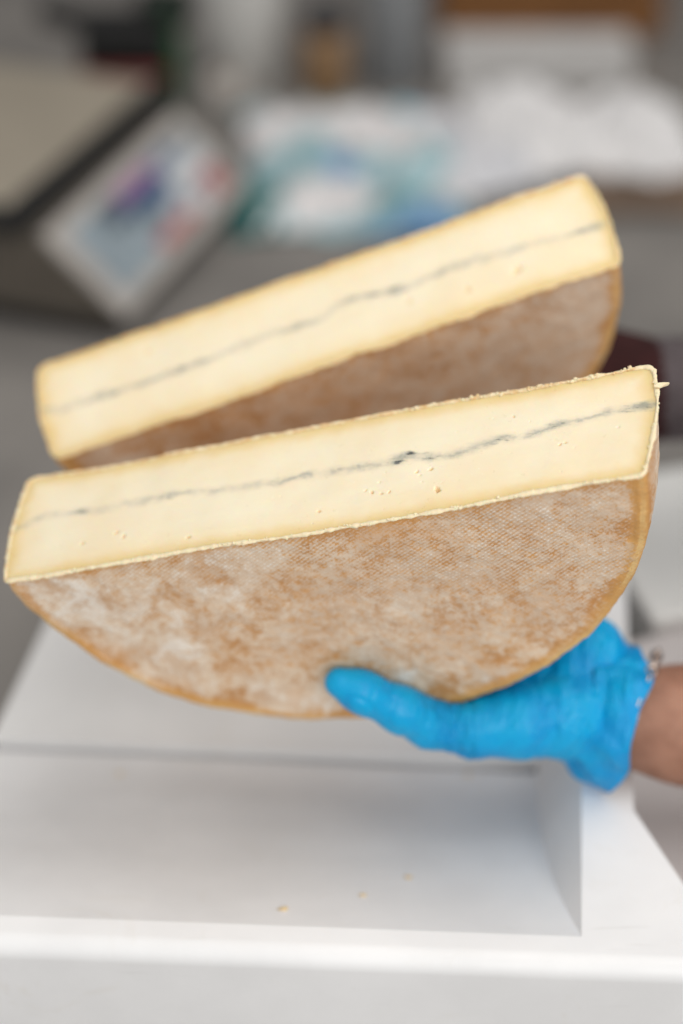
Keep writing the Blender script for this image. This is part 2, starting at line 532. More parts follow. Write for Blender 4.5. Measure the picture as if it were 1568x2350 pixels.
def build_machine():
    g = lambda px, py: gp(px, py, 0.0)[:2]
    root = empty('cutting_machine', tuple(gp(700, 1900, ZC)))
    base = np.array(root.location)
    FL, FR = g(-260, 2122), g(1850, 2200)
    nl, nr = g(1335, 2150), g(1335, 1700)             # right recess wall, near and far end (top)
    dirw = (nr - nl) / np.linalg.norm(nr - nl)
    RR, RF = g(1455, 1860), g(1700, 2424)
    fd = (FR - FL) / np.linalg.norm(FR - FL)            # along the lip, to the right
    fdn = np.array([fd[1], -fd[0]])                     # towards the viewer
    # right edge of the scooped floor, and the top edge of the wall above it
    edge = np.array([gp(*q) for q in CHUTE_EDGE])
    edge = np.vstack([edge, edge[-1] + np.array([0.012, 0.09, 0.0])])
    k = np.linspace(0, 1, len(edge))
    kk = np.linspace(0, 1, 60)
    edge = np.stack([np.interp(kk, k, edge[:, i]) for i in range(3)], 1)
    for _ in range(6):
        edge[1:-1] = 0.5 * edge[1:-1] + 0.25 * (edge[:-2] + edge[2:])
    lipL = nl - fd * 0.62
    V = []
    e0, e1 = gp(0, 1721, -0.0581)[:2], gp(1000, 1765, -0.0581)[:2]      # the floor stops short of the board, leaving a slot
    rows = [(e, 0.0) for e in edge] + [(edge[-1], -0.030)]
    for e, dz in rows:
        for c in np.linspace(0, 1, 12):
            x = e[0] - fd[0] * 0.62 * c
            yl = e0[1] + (e1[1] - e0[1]) * (x - e0[0]) / (e1[0] - e0[0])
            V.append((x, min(e[1] - fd[1] * 0.62 * c, yl + 0.00005 * e[1]), e[2] + dz))
    idx = np.arange(len(V)).reshape(-1, 12)
    Fc = np.stack([idx[:-1, :-1], idx[1:, :-1], idx[1:, 1:], idx[:-1, 1:]], -1).reshape(-1, 4)
    mesh_obj('scooped_tray', np.array(V) - base, Fc, M_WHITE, root)
    V, Fc = [], []
    for e in list(edge) + [edge[-1] + np.array([.012, .12, 0])]:
        p = nl + dirw * ((e[1] - nl[1]) / dirw[1])
        for c in np.linspace(0, 1, 6):
            V.append(np.array([p[0], p[1], -0.0002]) * (1 - c) + e * c)
    idx = np.arange(len(V)).reshape(-1, 6)
    Fc = np.stack([idx[:-1, :-1], idx[1:, :-1], idx[1:, 1:], idx[:-1, 1:]], -1).reshape(-1, 4)
    mesh_obj('tray_wall', np.array(V) - base, Fc, M_WHITE, root)
    # front bar: rounded lip and front face
    bm = bmesh.new()
    N, w, rr = 14, 0.021, 0.011
    pr = [(0.0, 0.0)]
    for k in range(N + 1):
        a = math.pi / 2 * k / N
        pr.append((w - rr + rr * math.sin(a), -rr + rr * math.cos(a)))
    pr.append((w + 0.004, -0.1685))
    Vb = []
    for e in (lipL, nl, nl + fd * 0.30):
        Vb.append([bm.verts.new(tuple(np.array([e[0] + fdn[0] * o, e[1] + fdn[1] * o, z]) - base)) for o, z in pr])
    for q in (0, 1):
        for k in range(len(pr) - 1):
            bm.faces.new((Vb[q][k], Vb[q + 1][k], Vb[q + 1][k + 1], Vb[q][k + 1]))
    bm_obj('front_rail', bm, M_WHITE, root, smooth=True)
    # right-hand block beside the recess, down to the counter
    bm = bmesh.new()
    far = nl + dirw * 0.40
    poly = [nl, nl + fd * 0.075, RR, RR + dirw * 0.22, far]
    add_prism(bm, [tuple(p - base[:2]) for p in poly], -0.168 - base[2], 0.0 - base[2])
    bm_obj('side_block', bm, M_WHITE, root)
    bm = bmesh.new()
    poly = [nl + fd * 0.077, nl + fd * 0.42, nl + fd * 0.42 + np.array([0, .5]), RR + dirw * 0.22 + fd * .002, RR + fd * .002]
    add_prism(bm, [tuple(p - base[:2]) for p in poly], -0.1675 - base[2], -0.055 - base[2], 0.003, 2)
    bm_obj('side_shelf', bm, M_SHELF, root)
    # board at the back of the scoop, a small step above its floor
    bm = bmesh.new()
    zb = BOARD_Z
    b0, b1 = gp(-22, 1697, zb)[:2], gp(1000, 1739, zb)[:2]
    bd = (b1 - b0) / np.linalg.norm(b1 - b0)
    k0, k1 = gp(0, 1650, zb)[:2], gp(100, 1440, zb)[:2]
    dl = (k1 - k0) / np.linalg.norm(k1 - k0)
    wl = nl + dirw * 0.17
    xr = float((wl[0] - b0[0]) / bd[0])
    poly = [b0, b0 + bd * (xr - 0.004), nl + dirw * 0.43, b0 + dl * 0.34]
    add_prism(bm, [tuple(p - base[:2]) for p in poly], zb - 0.0012 - base[2], zb - base[2], 0.0004, 1)
    bm_obj('board', bm, M_BOARD, root)
    bm = bmesh.new()
    inn = [b0 + dl * .0012 + bd * .002, b0 + bd * (xr - 0.004) + dl * .0012, nl + dirw * 0.428, b0 + dl * 0.335 + bd * .006]
    add_prism(bm, [tuple(p - base[:2]) for p in inn], ZC + 0.002 - base[2], zb - 0.0013 - base[2])
    bm_obj('plinth', bm, M_WHITE, root)
    tag(root, 'white plastic cutting machine with a scooped tray and a flat board behind it', 'machine')
    return root


build_machine()

# crumbs lying in the tray
M_CRUMB = plain('crumb', (238, 212, 166), 0.8, 0.15, 300)


def crumb(px, py, size, label, z=None):
    r = random.Random(int(px * 7 + py))
    # the chute falls away from the lip: step along the view ray until it is reached
    nl = gp(1335, 2150, 0.0)
    ce = np.array([gp(*q) for q in CHUTE_EDGE])
    p = None
    for k in range(400):
        d = 0.86 + k * 0.001
        q = at(px, py, d)
        zz = float(np.interp(q[1] - (nl[0] - q[0]) * 0.02, ce[:, 1], ce[:, 2]))
        if q[2] <= zz + size * 0.3 + 0.0012:
            p = q
            break
    bm = bmesh.new()
    for j in range(3):
        n0 = set(bm.verts)
        bmesh.ops.create_icosphere(bm, subdivisions=2, radius=size * r.uniform(.35, .6))
        for v in bm.verts:
            if v not in n0:
                v.co *= 1 + r.uniform(-.22, .22)
                v.co += Vector(((j - 1) * size * .55, (j % 2) * size * .25, 0))
                v.co.z *= 0.55
    o = bm_obj('crumb', bm, M_CRUMB, None, True)
    o.location = p
    o.rotation_euler = (-0.4, 0, r.uniform(-.2, .6))
    tag(o, label, 'crumb', 'crumbs in the tray')


crumb(645, 2087, 0.0034, 'pale cheese crumb in the white tray nearest the front rail')
crumb(932, 2013, 0.0030, 'pale cheese crumb in the white tray nearest the gloved thumb')
crumb(830, 2055, 0.0024, 'tiny cheese crumb between two larger ones in the white tray')
crumb(272, 1775, 0.0026, 'faint crumb in the white tray, close to the board at left')
crumb(1072, 1778, 0.0026, 'faint crumb in the white tray, just below the gloved hand')


# ------------------------------------------------------------------ half wheels of cheese
class Cheese:
    def __init__(self, pose, T, off, Rf, Rb, cxf, cxb, bulge, bf, bb, seed):
        self.M = rodr(pose[:3])
        self.t = np.array(pose[3:6])
        self.T, self.off, self.Rf, self.Rb, self.cxf, self.cxb = T, off, Rf, Rb, cxf, cxb
        self.bulge, self.bf, self.bb, self.seed = bulge, bf, bb, seed

    def r(self, s):
        s = np.asarray(s, float)
        r = self.Rf + (self.Rb - self.Rf) * s + self.bulge * 4 * s * (1 - s)
        for e, b in ((s * self.T, self.bf), ((1 - s) * self.T, self.bb)):
            q = np.clip(1 - e / b, 0, 1)
            r = r - b * (1 - np.sqrt(np.maximum(0, 1 - q * q)))
        return r

    def cx(self, s):
        return self.cxf + (self.cxb - self.cxf) * np.asarray(s, float)

    def hw(self, s):
        return np.sqrt(self.r(s) ** 2 - self.off ** 2)

    def warp(self, P):
        P = np.asarray(P, float)
        d = np.stack([vnoise(P * 16, self.seed + 31 + k) for k in range(3)], -1) * 0.0011
        d += np.stack([vnoise(P * 60, self.seed + 41 + k) for k in range(3)], -1) * 0.00035
        return P + d

    def w2(self, L):
        """own coordinates -> world"""
        c = np.asarray(L) @ self.M.T + self.t
        return c @ CAM2W.T + CAM

    def matrix(self):
        A = CAM2W @ self.M
        b = CAM2W @ self.t + CAM
        m = Matrix([[A[i][j] for j in range(3)] + [b[i]] for i in range(3)] + [[0, 0, 0, 1]])
        return m

    def pix(self, L):
        c = np.asarray(L) @ self.M.T + self.t
        return 784 + FP * c[..., 0] / c[..., 2], 1175 + FP * c[..., 1] / c[..., 2]

    def unpix(self, px, py):
        """picture point -> (x, z) on the cut plane y = 0"""
        ray = np.array([(px - 784) / FP, (py - 1175) / FP, 1.0])
        n = self.M[:, 1]
        k = (n @ self.t) / (n @ ray)
        L = self.M.T @ (ray * k - self.t)
        return L[0], L[2]


def srows(T, n, bf, bb):
    a = np.linspace(0, 1, 9)[:-1] ** 2 * (bf / T)
    b = 1 - (np.linspace(0, 1, 9)[:-1] ** 2 * (bb / T))[::-1]
    return np.concatenate([a, np.linspace(bf / T, 1 - bb / T, n), b])


def build_cheese(C, label, vein_px, blobs_px, holes_px, nu, ns, rindmat, nlip, group, lipmat):
    root = empty('cheese_half_wheel')
    root.matrix_world = C.matrix()
    tag(root, label, 'cheese', group)
    T = C.T
    S = srows(T, ns, C.bf, C.bb)
    U = np.linspace(-1, 1, nu)
    s, u = np.meshgrid(S, U, indexing='ij')
    X = C.cx(s) + u * C.hw(s)
    P = C.warp(np.stack([X, 0 * X, s * T], -1))
    # vein position along the face
    vp = np.array([C.unpix(*q) for q in vein_px])
    o = np.argsort(vp[:, 0])
    vp = vp[o]
    vz = np.interp(X, vp[:, 0], vp[:, 1])
    vein = (s * T - vz) * 1000
    w = 0.04 + 0.12 * (0.5 + 0.5 * fbm(np.stack([X * 60, 0 * X, 0 * X + C.seed], -1), 5, 3))
    for (px, py, rad, amt) in blobs_px:
        bx, bz = C.unpix(px, py)
        amt = amt * (1.0 if ns > 90 else 0.5)
        g = np.exp(-((X - bx) / (rad * 1.35)) ** 2 - ((s * T - bz) / rad) ** 2)
        w = w + amt * g
        vein = vein * (1 - 0.7 * np.clip(g * amt, 0, 1))
    # relief of the cut: faint drag lines, small pits, holes
    rel = 0.00012 * fbm(P * np.array([18, 1, 150]), C.seed + 3, 3) + 0.00005 * fbm(P * 420, C.seed + 5, 2)
    hole = np.zeros_like(X)
    rr = random.Random(C.seed + 2)
    pits = [(C.unpix(px, py), r, dp) for px, py, r, dp in holes_px]
    for k in range(110 if ns > 90 else 20):
        zz = rr.uniform(.06, .94) * T
        xx = rr.uniform(-.94, .94) * 0.17
        pits.append(((xx, zz), rr.uniform(.00025, .0006), rr.uniform(.0002, .0006)))
    for (bx, bz), r, dp in pits:
        m = (np.abs(X - bx) < r * 3) & (np.abs(s * T - bz) < r * 3)
        if not m.any(): continue
        ang = np.arctan2(s[m] * T - bz, X[m] - bx)
        rad = np.hypot(X[m] - bx, s[m] * T - bz) / (r * (1 + 0.25 * np.sin(2 * ang + bx * 900) + 0.15 * np.sin(5 * ang + bz * 700)))
        g = np.clip(1.25 - rad, 0, 1)
        g = g * g * (3 - 2 * g)
        rel[m] += dp * g
        if r > .0008: hole[m] = np.maximum(hole[m], g * 0.85)
    P[..., 1] += rel
    nS = len(S)
    idx = np.arange(nS * nu).reshape(nS, nu)
    Fc = np.stack([idx[:-1, :-1], idx[1:, :-1], idx[1:, 1:], idx[:-1, 1:]], -1).reshape(-1, 4)
    edge = np.minimum(np.minimum(s * T, (1 - s) * T), (1 - np.abs(u)) * C.hw(s)) * 1000
    mesh_obj('paste', P.reshape(-1, 3), Fc, M_PASTE, root, attrs={'vein_mm': vein, 'vein_w': w, 'edge_mm': edge, 'hole': hole})

    # rind: one skin over the near flat face, the rim and the far flat face
    nA = 460 if ns > 90 else 260
    nf = 170 if ns > 90 else 90
    SR = srows(T, 46, C.bf, C.bb)
    cols = []
    a = np.linspace(0, 1, nA)
    rows, rim_d, cut_d = [], [], []

    def arc(sv):
        th0 = math.asin(C.off / float(C.r(sv)))
        th = th0 + (math.pi - 2 * th0) * a
        r = float(C.r(sv))
        return np.stack([float(C.cx(sv)) + r * np.cos(th), r * np.sin(th) - C.off, 0 * th + sv * T], -1)
    A0, A1 = arc(0.0), arc(1.0)
    for f in np.linspace(0, 1, nf)[:-1]:
        q = A0.copy()
        q[:, 1] *= f
        rows.append(q)
        rim_d.append((C.Rf - C.bf - np.hypot(q[:, 0] - C.cxf, q[:, 1] + C.off)) * 1000)
    for sv in SR:
        q = arc(sv)
        rows.append(q)
        rim_d.append(np.full(nA, 0.0) + min(sv, 1 - sv) * T * 1000 * 0.9)
    for f in np.linspace(1, 0, nf // 2)[1:]:
        q = A1.copy()
        q[:, 1] *= f
        rows.append(q)
        rim_d.append((C.Rb - C.bb - np.hypot(q[:, 0] - C.cxb, q[:, 1] + C.off)) * 1000)
    G = np.stack(rows)
    rim_d = np.stack(rim_d)
    cut = G[..., 1] * 1000
    Pw = C.warp(G)
    # uneven skin: push along the rough outward direction, fading out at the cut so the seam stays closed
    nrm = np.cross(np.gradient(G, axis=1), np.gradient(G, axis=0))
    ln = np.linalg.norm(nrm, axis=-1, keepdims=True)
    nrm = nrm / np.maximum(ln, 1e-9)
    mid = np.array([0, 0.07, T / 2])
    sg = np.sign(np.sum(nrm * (G - mid), -1, keepdims=True))
    nrm = nrm * sg
    fade = np.clip(cut / 6.0, 0, 1)
    hgt = 0.0010 * fbm(G * 55, C.seed + 71, 4) + 0.00045 * fbm(G * 260, C.seed + 77, 3)
    hgt += 0.0007 * np.exp(-((rim_d - 1.2) / 1.6) ** 2)
    Pw = Pw + nrm * (hgt * fade)[..., None]
    nR = G.shape[0]
    idx = np.arange(nR * nA).reshape(nR, nA)
    Fc = np.stack([idx[:-1, :-1], idx[:-1, 1:], idx[1:, 1:], idx[1:, :-1]], -1).reshape(-1, 4)
    mesh_obj('rind', Pw.reshape(-1, 3), Fc, rindmat, root, attrs={'rim_mm': rim_d, 'cut_mm': cut, 'dust': np.exp(-((rim_d - 24) / 18) ** 2) * np.clip((.09 - G[..., 0]) / .12, 0.15, 1), 'even': np.clip((G[..., 0] + .085) / .10, 0, 1) * np.clip((145 - cut) / 60, 0, 1)})

    # ragged lip of rind round the cut, with torn crumbs
    path, kind = [], []
    for q in np.linspace(-1, 1, nlip):
        path.append((C.cx(0) + q * C.hw(0), 0, 0)); kind.append(0)
    for q in srows(T, nlip // 5, C.bf, C.bb)[1:]:
        path.append((C.cx(q) + C.hw(q), 0, q * T)); kind.append(1)
    for q in np.linspace(1, -1, nlip)[1:]:
        path.append((C.cx(1) + q * C.hw(1), 0, T)); kind.append(2)
    for q in srows(T, nlip // 5, C.bf, C.bb)[::-1][1:-1]:
        path.append((C.cx(q) - C.hw(q), 0, q * T)); kind.append(3)
    path = np.array(path)
    kind = np.array(kind)
    P0 = C.warp(path)
    n = len(P0)
    tan = np.roll(P0, -1, 0) - np.roll(P0, 1, 0)
    tan /= np.linalg.norm(tan, axis=1, keepdims=True) + 1e-9
    upv = np.array([0, -1.0, 0])
    side = np.cross(tan, upv)
    side /= np.linalg.norm(side, axis=1, keepdims=True) + 1e-9
    nk = 9
    r1 = fbm(path * 380, C.seed + 5, 3)
    r2 = fbm(path * 120, C.seed + 6, 2)
    rad = np.maximum(0.00035, 0.00115 + 0.0007 * r1 + 0.0009 * r2)
    rad = rad * np.where(kind == 0, 1.15, np.where(kind == 2, 1.0, 0.9))
    hgt = 0.0008 + 0.0006 * fbm(path * 300, C.seed + 8, 3)
    V, Fc = [], []
    for k in range(nk):
        an = 2 * math.pi * k / nk
        jit = 0.00028 * fbm(path * 900 + k * 3.1, C.seed + 9, 2)
        V.append(P0 + side * (math.cos(an) * (rad + jit))[:, None] + upv * (math.sin(an) * hgt + 0.0001)[:, None])
    V = np.stack(V, 1).reshape(-1, 3)
    for i in range(n):
        for k in range(nk):
            j = (i + 1) % n
            Fc.append((i * nk + k, i * nk + (k + 1) % nk, j * nk + (k + 1) % nk, j * nk + k))
    V = list(V)
    pale = list(np.repeat(np.where(kind == 0, 1.0, np.where(kind == 1, 0.8, np.where(kind == 2, 0.25, 0.4))), nk))
    ico = bmesh.new()
    bmesh.ops.create_icosphere(ico, subdivisions=1, radius=1.0)
    iv = np.array([v.co[:] for v in ico.verts])
    ifc = [[v.index for v in f.verts] for f in ico.faces]
    ico.free()
    for k in range(420 if ns > 90 else 160):
        i = rr.randrange(n)
        if kind[i] in (2, 3) and path[i][0] < 0.02 and rr.random() < 0.6: continue
        sz = rr.uniform(.00025, .0008) * (1.5 if kind[i] == 2 and path[i][0] > .05 else 1)
        c = P0[i] + side[i] * rr.uniform(-.0011, .0011) + upv * rr.uniform(.0, .001)
        q = iv * (1 + np.array([rr.uniform(-.35, .35) for _ in iv]))[:, None] * sz * np.array([rr.uniform(.7, 1.6), rr.uniform(.6, 1.2), rr.uniform(.7, 1.4)])
        b = len(V)
        V += list(q + c)
        pale += [1.0 if kind[i] < 2 else 0.5] * len(iv)
        Fc += [tuple(b + v for v in f) for f in ifc]
    mesh_obj('rind_edge', V, Fc, lipmat, root, attrs={'pale': pale})
    return root


front = Cheese([0.8013804, 0.1867865, -0.2640129, -0.0168574, 0.0101121, 0.8760640], 0.0774, 0.0112,
               0.1735, 0.1785, 0.0006, 0.0030, 0.0035, 0.0028, 0.0055, 11)
build_cheese(front, 'sharp front half wheel of cheese resting in the blue gloved hand', [
    (20, 1228), (75, 1195), (140, 1178), (200, 1170), (240, 1168), (300, 1154), (380, 1138), (430, 1131), (480, 1128), (560, 1118), (640, 1104), (700, 1090), (760, 1083),
    (850, 1070), (900, 1060), (940, 1050), (1000, 1050), (1060, 1038), (1110, 1020), (1160, 1008), (1220, 995), (1280, 970), (1340, 962), (1400, 942), (1450, 936), (1500, 934)], [
    (180, 1170, .004, .35), (235, 1168, .003, .35), (385, 1136, .0035, .8), (500, 1124, .003, .3), (640, 1104, .0035, .6), (700, 1090, .003, .3),
    (765, 1083, .003, .35), (828, 1074, .0025, .55), (915, 1055, .004, .7), (940, 1042, .0028, .9), (985, 1048, .0032, .8), (905, 1064, .0028, .5), (1130, 1014, .0035, .5),
    (1165, 1004, .003, .5), (1225, 1000, .003, .3), (1275, 967, .0035, .6), (1240, 985, .0025, .4), (1440, 936, .003, .6), (1475, 930, .005, .9)], [
    (1001, 1122, .0018, .0030), (987, 1077, .0012, .0020), (955, 1083, .0010, .0014), (962, 1090, .0008, .0010), (850, 1128, .0011, .0016), (872, 1131, .0009, .0014),
    (890, 1127, .0009, .0014), (835, 1124, .0009, .0010), (868, 1105, .0008, .0010), (268, 1222, .0014, .0018), (285, 1231, .0013, .0022), (430, 1236, .0012, .0020),
    (190, 1246, .0013, .0018), (728, 1170, .0010, .0014), (1288, 1020, .0009, .0012), (1300, 1016, .0009, .0010), (1182, 952, .0009, .0012), (1420, 980, .0008, .0008)],
    900, 190, M_RIND, 900, 'halves of the cut cheese wheel', M_LIP)

rear = Cheese([0.9598694, -0.0659164, -0.3465884, -0.0058578, -0.0865663, 0.9949812], 0.0737, 0.0010,
              0.1745, 0.1755, 0.0, 0.0, 0.004, 0.004, 0.005, 57)
build_cheese(rear, 'blurred rear half wheel of cheese, tilted up behind the front half', [
    (90, 945), (130, 938), (200, 918), (260, 900), (330, 878), (410, 850), (480, 825), (560, 790), (640, 762), (720, 738), (800, 690), (860, 675), (900, 668), (950, 650), (1020, 620),
    (1100, 596), (1180, 578), (1260, 555), (1330, 530), (1390, 512), (1430, 500)], [
    (130, 938, .006, .3), (215, 912, .006, .6), (275, 895, .005, .5), (410, 850, .005, .8), (560, 790, .008, .3), (640, 762, .006, .5), (720, 738, .005, .4), (800, 690, .005, .5), (870, 675, .007, .7), (915, 664, .006, .9), (1080, 600, .01, .25), (1150, 585, .01, .25), (1360, 522, .007, .8)], [
    (1190, 622, .0030, .002), (940, 690, .002, .001), (1075, 665, .0025, .001), (340, 805, .002, .001)],
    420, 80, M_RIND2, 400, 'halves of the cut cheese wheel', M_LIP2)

# torn flake of rind standing off the far right corner of the front half
fr = [o for o in bpy.data.objects if o.name == 'cheese_half_wheel'][0]
bm = bmesh.new()
fx, fz = front.unpix(1500, 880)
pts = [(0, 0), (.0025, .0006), (.0045, -.0002), (.0075, .0012), (.0068, .0030), (.0040, .0024), (.0022, .0036), (-.0004, .0026)]
top = [bm.verts.new((fx + .0006 + p[0], -.0009 - .0006 * math.sin(k * 2.1), fz - p[1] - 0.001)) for k, p in enumerate(pts)]
bot = [bm.verts.new((v.co.x, v.co.y + .0009, v.co.z)) for v in top]
bm.faces.new(top)
bm.faces.new(bot[::-1])
for k in range(len(pts)):
    bm.faces.new((top[k], bot[k], bot[(k + 1) % len(pts)], top[(k + 1) % len(pts)]))
fo = bm_obj('rind_flake', bm, M_LIP, fr)
fa = fo.data.attributes.new('pale', 'FLOAT', 'POINT')
fa.data.foreach_set('value', [1.0] * len(fo.data.vertices))


# ------------------------------------------------------------------ person: signed-distance bodies meshed with surface nets
def d_cone(P, a, b, ra, rb):
    a, b = np.asarray(a, float), np.asarray(b, float)
    ab = b - a
    t = np.clip(((P - a) @ ab) / (ab @ ab + 1e-12), 0, 1)
    return np.linalg.norm(P - (a + t[..., None] * ab), axis=-1) - (ra + (rb - ra) * t)


def smin(a, b, k):
    h = np.clip(0.5 + 0.5 * (b - a) / k, 0, 1)
    return b + (a - b) * h - k * h * (1 - h)


def surface_nets(fn, lo, hi, step):
    lo, hi = np.array(lo, float), np.array(hi, float)
    n = np.ceil((hi - lo) / step).astype(int) + 1
    ax = [lo[i] + step * np.arange(n[i]) for i in range(3)]
    V = np.empty(n)
    for i in range(n[0]):
        Y, Z = np.meshgrid(ax[1], ax[2], indexing='ij')
        V[i] = fn(np.stack([np.full_like(Y, ax[0][i]), Y, Z], -1))
    S = V < 0
    acc = np.zeros(tuple(n - 1) + (3,))
    cnt = np.zeros(tuple(n - 1))
    c = [(i, j, k) for i in (0, 1) for j in (0, 1) for k in (0, 1)]

    def sub(A, o):
        return A[o[0]:o[0] + n[0] - 1, o[1]:o[1] + n[1] - 1, o[2]:o[2] + n[2] - 1]
    for a in range(8):
        for b in range(a + 1, 8):
            if sum(abs(c[a][q] - c[b][q]) for q in range(3)) != 1: continue
            va, vb = sub(V, c[a]), sub(V, c[b])
            m = (va < 0) != (vb < 0)
            t = np.where(m, va / np.where(m, va - vb, 1), 0)
            for q in range(3):
                acc[..., q] += np.where(m, c[a][q] + t * (c[b][q] - c[a][q]), 0)
            cnt += m
    act = cnt > 0
    ids = -np.ones(tuple(n - 1), int)
    ids[act] = np.arange(act.sum())
    pos = acc[act] / cnt[act][:, None]
    pos = (pos + np.argwhere(act)) * step + lo
    Fs = []
    for q in range(3):
        a, b = (q + 1) % 3, (q + 2) % 3
        s0 = np.take(S, range(n[q] - 1), axis=q)
        s1 = np.take(S, range(1, n[q]), axis=q)
        e = np.argwhere(s0 != s1)
        e = e[(e[:, a] > 0) & (e[:, b] > 0) & (e[:, a] < n[a] - 1) & (e[:, b] < n[b] - 1)]
        flip = s0[tuple(e.T)]
        o = []
        for da, db in ((1, 1), (0, 1), (0, 0), (1, 0)):
            x = e.copy()
            x[:, a] -= da
            x[:, b] -= db
            o.append(ids[tuple(x.T)])
        o = np.stack(o, 1)
        o[~flip] = o[~flip][:, ::-1]
        Fs.append(o)
    return pos, np.concatenate(Fs)


def vnormals(P, F):
    N = np.zeros_like(P)
    fn = np.cross(P[F[:, 2]] - P[F[:, 0]], P[F[:, 3]] - P[F[:, 1]])
    for k in range(4):
        np.add.at(N, F[:, k], fn)
    return N / (np.linalg.norm(N, axis=1, keepdims=True) + 1e-12)


def relax(P, F, it=3, lam=0.5):
    for _ in range(it):
        acc = np.zeros_like(P)
        c = np.zeros(len(P))
        for k in range(4):
            for d in (1, 3):
                np.add.at(acc, F[:, k], P[F[:, (k + d) % 4]])
                np.add.at(c, F[:, k], 1)
        P = P + lam * (acc / c[:, None] - P)
    return P


person = empty('person', (0.62, 0.92, ZC))
PB = np.array(person.location)

# --- the near (left) gloved hand, in the front cheese's own coordinates
CT = front.T
thumb = [((-.0185, .112, -.0098), .0086), ((-.008, .1215, -.0112), .0112), ((.0095, .1405, -.0128), .0124), ((.021, .1575, -.0120), .0128),
         ((.041, .1725, -.0075), .0163), ((.068, .1805, -.001), .0206), ((.092, .1915, .008), .0245), ((.105, .2010, .0155), .0268)]
palm = [((.062, .194, .022), .014), ((.086, .194, .032), .019), ((.104, .188, .040), .0195), ((.112, .1815, .045), .0185)]
palm2 = [((.056, .200, .045), .0135), ((.082, .204, .060), .0165), ((.103, .205, .064), .0175), ((.113, .208, .045), .023)]


def finger(z, r0, a0, a1, lift):
    """along the underside of the rim"""
    pts = []
    for q in np.linspace(0, 1, 5):
        th = math.radians(a0 + (a1 - a0) * q)
        rr = 0.1815 + r0 * (1 - 0.22 * q) + 0.004 * math.sin(q * math.pi)
        pts.append(((rr * math.cos(th), rr * math.sin(th) - front.off, z + lift * q), r0 * (1 - 0.22 * q)))
    return pts


fingers = [finger(.030, .0100, 70, 92, .004), finger(.050, .0104, 68, 95, .002), finger(.0685, .0098, 68, 92, -.001), finger(.086, .0088, 66, 86, -.003)]


def hand_sdf(P):
    d = None
    def chain(ch, k=0.006):
        nonlocal d
        for (a, ra), (b, rb) in zip(ch, ch[1:]):
            q = d_cone(P, a, b, ra, rb)
            d = q if d is None else smin(d, q, k)
    chain(thumb, 0.008)
    chain(palm, 0.014)
    chain(palm2, 0.014)
    dd = d
    for f in fingers:
        d = None
        chain(f, 0.004)
        dd = smin(dd, d, 0.005)
    d = dd
    # the cheese presses into it: keep the surface outside the wheel
    s = np.clip(P[..., 2] / CT, 0, 1)
    rad = np.hypot(P[..., 0] - front.cx(s), P[..., 1] + front.off) - front.r(s) - 0.0006
    slab = np.maximum(-P[..., 2] - 0.0007, P[..., 2] - CT - 0.0006)
    body = np.maximum(rad, slab)
    return np.maximum(d, -body)


HP, HF = surface_nets(hand_sdf, (-.033, .094, -.040), (.140, .246, .105), 0.0012)
HP = relax(HP, HF, 3, 0.5)
HN = vnormals(HP, HF)
wx, wy, wz = HP[:, 0], HP[:, 1], HP[:, 2]
face_in = np.clip(((-wz) + 0.004) / 0.01, 0, 1)


def fold(P, a, b, width, depth, wav=0.0):
    """a crease between two points, as a height along the surface normal"""
    a, b = np.array(a), np.array(b)
    ab = b - a
    t = ((P - a) @ ab) / (ab @ ab)
    tc = np.clip(t, 0, 1)
    off = P - (a + tc[:, None] * ab)
    dist = np.linalg.norm(off, axis=1) + wav * np.sin(t * 9)
    return -depth * np.exp(-(dist / width) ** 2) * np.exp(-np.maximum(0, np.abs(t - .5) - .5) ** 2 * 30)


h = 0.0005 * fbm(np.stack([wx * 55 + wy * 25, wy * 40 - wx * 30, wz * 40], -1), 3, 3)


def creases(c, seed, p):
    return (1 - np.abs(vnoise(np.stack(c, -1), seed))) ** p


# tight creases across the thumb root, long drag folds towards the cuff
ta_, tb_ = wx * .78 + wy * .62, wy * .78 - wx * .62
w_th = np.exp(-((wx - .036) / .017) ** 2)
w_ip = np.exp(-((wx - .006) / .006) ** 2) * 0.5
h -= (w_th + w_ip) * 0.0017 * creases((ta_ * 210, tb_ * 42, wz * 45), 4, 7)
h -= w_th * 0.0008 * creases((ta_ * 420 + tb_ * 60, tb_ * 60, wz * 70), 5, 4)
w_wr = np.clip((wx - .055) / .04, 0, 1)
h -= w_wr * 0.0013 * creases((wx * 120 + wy * 50, wy * 22 - wz * 16, wz * 26), 14, 8)
h -= np.clip((wx - .03) / .05, 0, 1) * 0.0010 * creases((wx * 110 + wy * 190, wx * 24, wz * 30), 24, 9)
# thumb nail under the glove
nc = np.array([-.0085, .1205, -.0235])
e1 = np.array([.66, .75, .0]); e1 /= np.linalg.norm(e1)
e2 = np.array([.75, -.66, .0]); e2 /= np.linalg.norm(e2)
q1, q2 = ((HP - nc) @ e1) / .0088, ((HP - nc) @ e2) / .0062
rr_ = np.hypot(q1, q2)
nm = (wz < -.013)
h += np.where(nm, -0.0008 * np.exp(-((rr_ - 1.0) / .16) ** 2) + 0.0003 * np.exp(-(rr_ / .8) ** 4), 0)
HP2 = HP + HN * h[:, None]
glove = mesh_obj('glove', front.w2(HP2) - PB, HF, M_GLOVE, person, attrs={'pleat': w_th, 'drag': w_wr})
glove['label'] = 'bright blue disposable glove on the hand under the front cheese'

# --- cuff of the glove: a loose crumpled tube with a rolled edge, open at the arm
wc = np.array([.0985, .2025, .0185])
wd = np.array([.1327, .2280, .0200])                # along the wrist
axd = wd - wc
axd /= np.linalg.norm(axd)


def tube_frame(axd):
    zc = np.array([0, -0.2, 1.0])
    e_b = np.cross(axd, zc)
    e_b /= np.linalg.norm(e_b)
    e_a = np.cross(e_b, axd)
    return e_a, e_b


